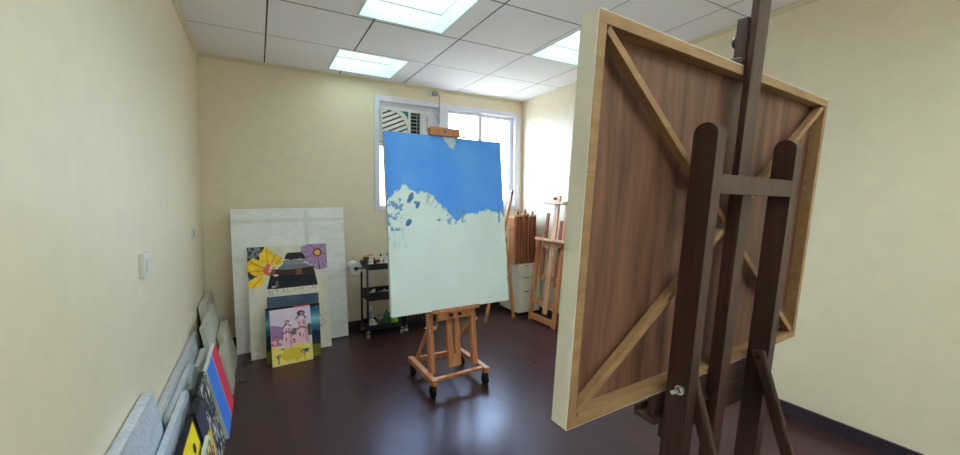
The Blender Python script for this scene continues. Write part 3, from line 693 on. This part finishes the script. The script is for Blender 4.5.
for w_ in (-.10, .40):
    p0, p1 = FO.p(.443, -.8, w_), FO.p(.859, -.8, w_); p0.z = p1.z = .115; b = BM(); beam(b, p0, p1, .04, .04, side=(0,1,0)); obj('crossbar', b, WD, de)

# ------------------------------------------------------------------ trolleys by the back wall
def trolley(label, x0, x1, ya, yb):
    t = thing('utility_trolley', label, 'trolley', ((x0+x1)/2, (ya+yb)/2, 0)); r = .011
    for x in (x0+r, x1-r):
        for y in (ya+r, yb-r):
            b = BM(); cyl(b, (x, y, .05), (x, y, .775), r, seg=12); obj('post', b, M['black'], t)
            caster(t, (x, y, 0), .022, (1,0,0), 'grey_plastic', 'steel')
    for z0, h in ((.082, .05), (.385, .085), (.70, .062)):
        b = BM(); e = .004
        box(b, WORLD, (x0+.012, x1-.012), (z0, z0+e), (ya+.012, yb-.012))
        for yy in (ya+.008, yb-.012): box(b, WORLD, (x0+.012, x1-.012), (z0, z0+h), (yy, yy+e))
        for xx in (x0+.008, x1-.012): box(b, WORLD, (xx, xx+e), (z0, z0+h), (ya+.012, yb-.012))
        obj('tray', b, M['black'], t)
    return t
TX0, TX1, TYA, TYB = .935, 1.312, 4.03, 4.32
trolley('black three-tier trolley with paper towel roll and art supplies', TX0, TX1, TYA, TYB)
trolley('second black trolley, mostly hidden behind the half-blue canvas', TX1+.03, TX1+.40, TYA+.02, TYB+.02)
# roll and its holder
b = BM(); tube(b, [(TX0+.0005, 4.036, .728), (TX0-.09, 4.036, .733), (TX0-.096, 4.045, .733), (TX0-.096, 4.25, .733), (TX0-.09, 4.262, .733), (TX0+.0005, 4.262, .728)], .007); h = obj('towel_holder', b, M['black'], pivot=(TX0-.05, 4.15, .73)); tag(h, 'black metal arm holding the paper towel roll on the trolley side', 'holder')
def ring(bm, c, ax, r0, r1, L, seg=28):
    c = V(c); d = V(ax).normalized(); s = d.orthogonal().normalized(); q = d.cross(s); R = []
    for rad, hh in ((r0, 0), (r1, 0), (r1, L), (r0, L)): R.append([bm.verts.new(c+d*hh+(s*math.cos(2*math.pi*k/seg)+q*math.sin(2*math.pi*k/seg))*rad) for k in range(seg)])
    for A, B in zip(R, R[1:]+R[:1]):
        for k in range(seg): bm.faces.new((A[k], A[(k+1) % seg], B[(k+1) % seg], B[k]))
t = thing('paper_towel_roll', 'white paper towel roll hanging on the trolley side', 'paper towel', (TX0-.096, 4.15, .733))
b = BM(); ring(b, (TX0-.096, 4.055, .724), (0, 1, 0), .022, .060, .19); obj('paper', b, M['white_canvas'], t)
b = BM(); ring(b, (TX0-.096, 4.056, .724), (0, 1, 0), .0185, .0218, .188); obj('cardboard_tube', b, plain('cardboard', (128, 104, 78), .8), t)

# things on the trolley
def bottle(name, label, cat, p, r, h, mat, cap, group=None, neck=.45):
    t = thing(name, label, cat, p, group); b = BM()
    lathe(b, p, (0,0,1), [(0, r*.92), (.004, r), (h*.62, r), (h*.74, r*neck), (h*.84, r*neck)], 16); obj('body', b, mat, t)
    b = BM(); lathe(b, V(p)+V((0,0,h*.84)), (0,0,1), [(0, r*neck*1.2), (h*.15, r*neck*1.1), (h*.16, r*neck*.9)], 14); obj('cap', b, cap, t); return t
def jar(name, label, cat, p, r, h, mat, lid, group=None):
    t = thing(name, label, cat, p, group); b = BM(); lathe(b, p, (0,0,1), [(0, r*.95), (.004, r), (h*.78, r)], 18); obj('body', b, mat, t)
    b = BM(); lathe(b, V(p)+V((0,0,h*.78)), (0,0,1), [(0, r*1.04), (h*.2, r*1.04), (h*.22, r)], 18); obj('lid', b, lid, t); return t
def paint_tube(label, p, d, L, r, mat, capm, group):
    p = V(p); d = V(d).normalized(); t = thing('paint_tube', label, 'paint tube', p, group); b = BM()
    s = d.cross(V((0,0,1))).normalized(); up = s.cross(d); A = []
    for hh, w_, th in ((0, r*1.15, .002), (.02, r*1.1, r*.35), (L*.6, r, r*.8), (L*.86, r, r), (L*.93, r*.5, r*.5)):
        A.append([b.verts.new(p+up*r+d*hh+s*(w_*math.cos(k*math.pi/6))+up*(th*math.sin(k*math.pi/6))) for k in range(12)])
    for P, Q in zip(A, A[1:]):
        for k in range(12): b.faces.new((P[k], P[(k+1) % 12], Q[(k+1) % 12], Q[k]))
    b.faces.new(A[0][::-1]); b.faces.new(A[-1]); obj('tube_body', b, mat, t)
    b = BM(); cyl(b, p+up*r+d*L*.93, p+up*r+d*L, r*.55, seg=12); obj('cap', b, capm, t); return t
wp, rd, ol, bk = M['white_plastic'], plain('red_plastic', (150, 40, 44), .4), plain('olive_glass', (62, 60, 40), .35), M['dark']
pk_, br_ = plain('pink_plastic', (196, 130, 132), .5), plain('brown_cap', (120, 78, 46), .5)
z = .705
jar('glass_jar', 'dark olive jar at the back left of trolley top tray', 'jar', (.985, 4.262, z), .030, .105, ol, br_)
paint_tube('paint tube with black cap lying on top of the olive jar', (.955, 4.262, z+.107), (1, 0, .02), .10, .013, M['beech_pale'], bk, 'paint tubes on the trolley')
jar('paint_pot', 'white paint pot at the front left corner of trolley top tray', 'paint pot', (.990, 4.075, z), .024, .095, wp, wp)
bottle('paint_bottle', 'dark bottle with red cap on the trolley top tray', 'bottle', (1.030, 4.10, z), .015, .115, bk, rd)
jar('paint_pot', 'pink and white paint pot with red lid on the trolley top tray', 'paint pot', (1.062, 4.070, z), .020, .095, pk_, rd)
for i, (x, y, h_, lab) in enumerate(((1.098, 4.10, .15, 'white bottle with black cap, leftmost of the three on trolley top'), (1.134, 4.075, .125, 'short white bottle in the middle of the three on trolley top'), (1.166, 4.12, .15, 'white bottle touching the blue canvas edge on trolley top'))):
    bottle('paint_bottle', lab, 'bottle', (x, y, z), .0185, h_, wp, (bk, wp, M['grey_plastic'])[i], 'white bottles on the trolley top', .4)
for i, (x, y, dx, dy, L, m) in enumerate(((.968, 4.080, 1, .25, .075, wp), (.970, 4.150, 1, -.2, .08, wp), (1.065, 4.075, .4, 1, .08, M['steel']), (1.105, 4.075, 1, .5, .075, wp), (1.085, 4.185, 1, .2, .09, M['grey_plastic']), (.975, 4.215, 1, .3, .09, wp))):
    paint_tube(('crumpled white paint tube at front left of trolley middle tray', 'white paint tube lying behind the front left one on middle tray', 'silver paint tube pointing back on middle tray', 'white paint tube at front right of the middle tray', 'grey paint tube at the back right of middle tray', 'white paint tube at the back left of middle tray')[i],
               (x, y, .389), (dx, dy, .75 if i < 4 else .5), L+.03, .016, m, wp if i % 2 else bk, 'paint tubes on the trolley')
t = thing('plastic_tub', 'white tub with rag on the trolley bottom tray', 'tub', (1.00, 4.09, .087)); b = BM(); box(b, WORLD, (.962, 1.045), (.088, .148), (4.055, 4.13), .006); obj('tub_body', b, plain('cream_tub', (206, 202, 180), .5), t)
b = BM(); lathe(b, (1.0, 4.09, .148), (0,0,1), [(0, .03), (.012, .034), (.03, .02), (.04, .006)], 9); obj('rag', b, M['wrap_beige'], t)
bottle('spray_bottle', 'grey slim bottle standing at the back of bottom tray', 'bottle', (1.01, 4.17, .087), .022, .22, M['grey_plastic'], wp, None, .3)
jar('paint_can', 'dark grey can between the white tub and the green bag', 'can', (1.085, 4.12, .087), .034, .11, plain('dark_grey_can', (58, 60, 62), .5), M['grey_plastic'])
def bag(name, label, c, sx, sy, h, mat, seed):
    b = BM(); bmesh.ops.create_icosphere(b, subdivisions=4, radius=1)
    for v in b.verts:
        n_ = mnoise.noise(v.co*2.4+V((seed, 0, 0)))*.28+mnoise.noise(v.co*6+V((seed, 3, 0)))*.12
        q = v.co*(1+n_); zz = max(q.z, -.55); v.co = V((c[0]+q.x*sx, c[1]+q.y*sy, c[2]+(zz+.55)*h/1.6))
    o = obj(name, b, mat, pivot=c); return tag(o, label, 'bag')
bag('plastic_bag', 'dark green plastic bag on the trolley bottom tray', (1.165, 4.13, .087), .045, .05, .15, plain('dark_green_plastic', (34, 92, 54), .35), 2)
bag('plastic_bag', 'bright lime green plastic bag at the right of bottom tray', (1.240, 4.095, .087), .036, .036, .12, plain('lime_plastic', (150, 214, 52), .35), 7)
# brushes lying in the second trolley's bottom tray
for i in range(7):
    x = TX1+.065+i*.042; t = thing('paint_brush', 'wooden handled paintbrush propped in the second trolley under the canvas', 'paintbrush', (x, 4.12, .088), 'brushes in the second trolley')
    b = BM(); p0, p1 = V((x, 4.10, .092)), V((x+.008, 4.13+.01*(i % 2), .235+.015*(i % 3))); cyl(b, p0, p1, .006, .008, 10); obj('handle', b, M['beech_red'], t)
    b = BM(); cyl(b, p1, p1+(p1-p0).normalized()*.025, .010, .004, 10); obj('bristles', b, plain('bristle', (150, 108, 96), .8) if i == 0 else bpy.data.materials['bristle'], t)

# ------------------------------------------------------------------ corner: drawer unit, box easels, tripod easel
t = thing('drawer_cabinet', 'narrow white three-drawer cabinet in the back right corner', 'cabinet', (2.9, 4.16, 0))
cx0, cx1, cy0, cy1 = 2.735, 3.05, 3.955, 4.40
b = BM(); box(b, WORLD, (cx0, cx1), (.045, .640), (cy0+.015, cy1), .004); obj('carcass', b, M['cab'], t)
b = BM(); box(b, WORLD, (cx0+.02, cx1-.02), (0, .045), (cy0+.05, cy1-.03)); obj('plinth', b, M['dark'], t)
for z0, z1 in ((.490, .630), (.322, .482), (.052, .314)):
    b = BM(); box(b, WORLD, (cx0+.004, cx1-.004), (z0, z1), (cy0, cy0+.016), .003); d = obj('drawer', b, M['cab'], t)
    b = BM(); 
    for hx in (cx0+.07, cx0+.19): box(b, WORLD, (hx, hx+.07), (z1-.012, z1-.004), (cy0-.003, cy0+.001))
    obj('finger_pull_shade', b, M['dark'], d)  # dark strips painting the shade inside the finger-pull gaps
def box_easel(label, x, y, w_, lean, matn, k):
    """folded field easel standing on end: box body, folded legs, lid battens and knobs"""
    z0 = .641; F = Frame((x, y, z0), (1,0,0), V((lean, .02, 1)).normalized(), V((0,1,-.02)).normalized())
    t = thing('box_easel', label, 'easel', (x, y, z0), 'folded box easels on the drawer cabinet'); hh = .60+.02*(k % 2)
    b = BM(); box(b, F, (-w_/2, w_/2), (0, hh*.94), (.02, .17), .004); obj('box_body', b, M[matn], t)
    for s in (-1, 1):
        b = BM(); box(b, F, (s*w_*.34-.011, s*w_*.34+.011), (.01, hh), (-.004, .018), .002); obj('folded_leg', b, M['beech_red'], t)
    b = BM(); box(b, F, (-.012, .012), (.03, hh+.04), (.006, .019), .002); obj('mast', b, M['beech_red'], t)
    b = BM(); box(b, F, (-w_*.46, w_*.46), (hh*.965, hh*.99), (-.012, .03), .002); obj('canvas_holder', b, M['beech_pale'], t)
    b = BM(); cyl(b, F.p(w_*.2, hh*.93, -.02), F.p(w_*.2, hh*.93, -.004), .010, seg=12); obj('knob', b, M['dark'], t)
box_easel('folded wooden box easel, leftmost on the white cabinet', 2.748, 3.985, .105, -.015, 'beech', 0)
box_easel('folded wooden box easel, middle of three on the white cabinet', 2.855, 4.0, .10, .0, 'beech_red', 1)
box_easel('folded wooden box easel, rightmost on the white cabinet', 2.965, 4.0, .10, .0, 'beech_red', 0)
t = thing('a_frame_easel', 'plain wooden A-frame easel standing behind right edge of blue canvas', 'easel', (2.45, 4.05, 0))
for p0, p1 in (((2.277, 3.97, 0), (2.690, 4.06, 1.54)), ((2.655, 3.955, 0), (2.585, 4.0, .98)), ((2.52, 4.36, 0), (2.585, 4.05, .95))):
    b = BM(); beam(b, p0, p1, .032, .022, bev=.002); obj('leg', b, M['beech'], t)
b = BM(); beam(b, (2.42, 3.985, .52), (2.63, 3.965, .50), .02, .03, side=(0,1,0)); obj('crossbar', b, M['beech'], t)
b = BM(); beam(b, (2.565, 3.965, .82), (2.625, 3.99, 1.12), .028, .022); obj('slide', b, M['beech_pale'], t)
b = BM(); box(b, WORLD, (2.555, 2.63), (1.06, 1.09), (3.945, 3.975), .003); obj('canvas_rest', b, M['beech_pale'], t)
b = BM(); cyl(b, (2.665, 4.02, 1.50), (2.665, 4.045, 1.50), .014, seg=12); obj('knob', b, M['dark'], t)

# ------------------------------------------------------------------ folded H-frame easels leaning on the right wall
def wall_easel(label, y0, xb, xt, dark):
    z1 = 1.5; v = V((xt-xb, 0, z1)).normalized(); u = V((0, -1, 0)); F = Frame((xb, y0, .0), u, v, u.cross(v)*-1)
    # w points into the room (-x)
    if F.w.x > 0: F.w = -F.w
    t = thing('h_frame_easel', label, 'easel', (xb, y0-.23, 0)); A = M['beech'] if not dark else M['beech_red']; P = M['beech_pale'] if not dark else M['beech']
    for a, top in ((.022, 1.02), (.45, 1.42)):
        b = BM(); box(b, F, (a-.022, a+.022), (0, top), (-.02, .02), .003); obj('upright_post', b, A, t)
    b = BM(); box(b, F, (.044, .428), (.02, .085), (-.018, .018), .003); obj('base_bar', b, A, t)
    b = BM(); box(b, F, (.044, .428), (.205, .27), (-.015, .012), .003); obj('crossbar', b, A, t)
    b = BM(); box(b, F, (.044, .428), (.50, .56), (-.022, .004), .003); obj('crossbar', b, A, t)
    b = BM(); box(b, F, (.105, .145), (.52, 1.28), (-.016, .008), .003); obj('slat', b, M['beech_red'], t)
    b = BM(); box(b, F, (.36, .405), (.45, 1.2), (-.016, .008), .003); obj('slat', b, M['beech_red'], t)
    b = BM(); box(b, F, (.268, .338), (.13, 1.47), (.012, .034), .003); obj('mast', b, P, t)
    b = BM(); box(b, F, (.08, .60), (.955, .985), (.034, .12), .003); box(b, F, (.16, .46), (.90, .955), (.034, .05), .003); box(b, F, (.20, .25), (.87, .905), (.034, .06), .004); box(b, F, (.38, .43), (.87, .905), (.034, .06), .004); obj('tray', b, P, t)
    b = BM(); box(b, F, (.12, .50), (1.375, 1.40), (.034, .11), .003); box(b, F, (.24, .37), (1.40, 1.475), (.034, .06), .003); cl = obj('top_clamp', b, P, t)
    b = BM(); cyl(b, F.p(.30, 1.44, .06), F.p(.30, 1.44, .08), .014, seg=14); obj('knob', b, M['dark'], cl)
    for a in (.1, .52):
        b = BM(); c = F.p(a, .03, -.05); c.z = max(c.z, .03); cyl(b, c+V((0, .010, 0)), c-V((0, .010, 0)), .026, seg=16); obj('wheel', b, M['grey_plastic'], t)
wall_easel('pale wooden studio easel folded and leaning on the right wall', 3.855, 2.815, 3.005, False)

# ------------------------------------------------------------------ light
w = bpy.data.worlds.new('sky'); scene.world = w; w.use_nodes = True; nt = w.node_tree
bg = nt.nodes['Background']; bg.inputs['Strength'].default_value = 19.0
tc = nt.nodes.new('ShaderNodeTexCoord'); sp = nt.nodes.new('ShaderNodeSeparateXYZ'); nt.links.new(tc.outputs['Generated'], sp.inputs[0])
rp = nt.nodes.new('ShaderNodeValToRGB'); mr = nt.nodes.new('ShaderNodeMapRange'); mr.inputs['From Min'].default_value = -1
nt.links.new(sp.outputs['Z'], mr.inputs['Value']); nt.links.new(mr.outputs['Result'], rp.inputs['Fac']); nt.links.new(rp.outputs['Color'], bg.inputs['Color'])
rp.color_ramp.elements[0].position = .46; rp.color_ramp.elements[0].color = (.22, .24, .24, 1)      # ground below the horizon
rp.color_ramp.elements[1].position = .51; rp.color_ramp.elements[1].color = (.57, .76, 1.0, 1)
l = bpy.data.lights.new('window_portal', 'AREA'); l.shape = 'RECTANGLE'; l.size = 1.86; l.size_y = 1.22; l.cycles.is_portal = True
o = bpy.data.objects.new('window_portal', l); COL.objects.link(o); o.location = (2.08, YB+.14, 1.92); o.rotation_euler = (-math.pi/2, 0, 0)

# ------------------------------------------------------------------ camera
yaw, pit, rol, f = .50516, -.0707, .00795, 401.69
fw = V((math.sin(yaw)*math.cos(pit), math.cos(yaw)*math.cos(pit), math.sin(pit))); ri = V((math.cos(yaw), -math.sin(yaw), 0)); up = ri.cross(fw)
r2 = ri*math.cos(rol)+up*math.sin(rol); u2 = -ri*math.sin(rol)+up*math.cos(rol)
cd = bpy.data.cameras.new('camera'); cam = bpy.data.objects.new('camera', cd); COL.objects.link(cam)
cd.sensor_width = 36; cd.lens = 36*f/960; cd.clip_start = .02
mt = Matrix((r2, u2, -fw)).transposed().to_4x4(); mt.translation = (0, 0, 1.4263); cam.matrix_world = mt
scene.camera = cam
scene.view_settings.view_transform = 'Standard'; scene.view_settings.exposure = 0.43
scene.cycles.use_denoising = True
scene.cycles.max_bounces = 10; scene.cycles.diffuse_bounces = 6
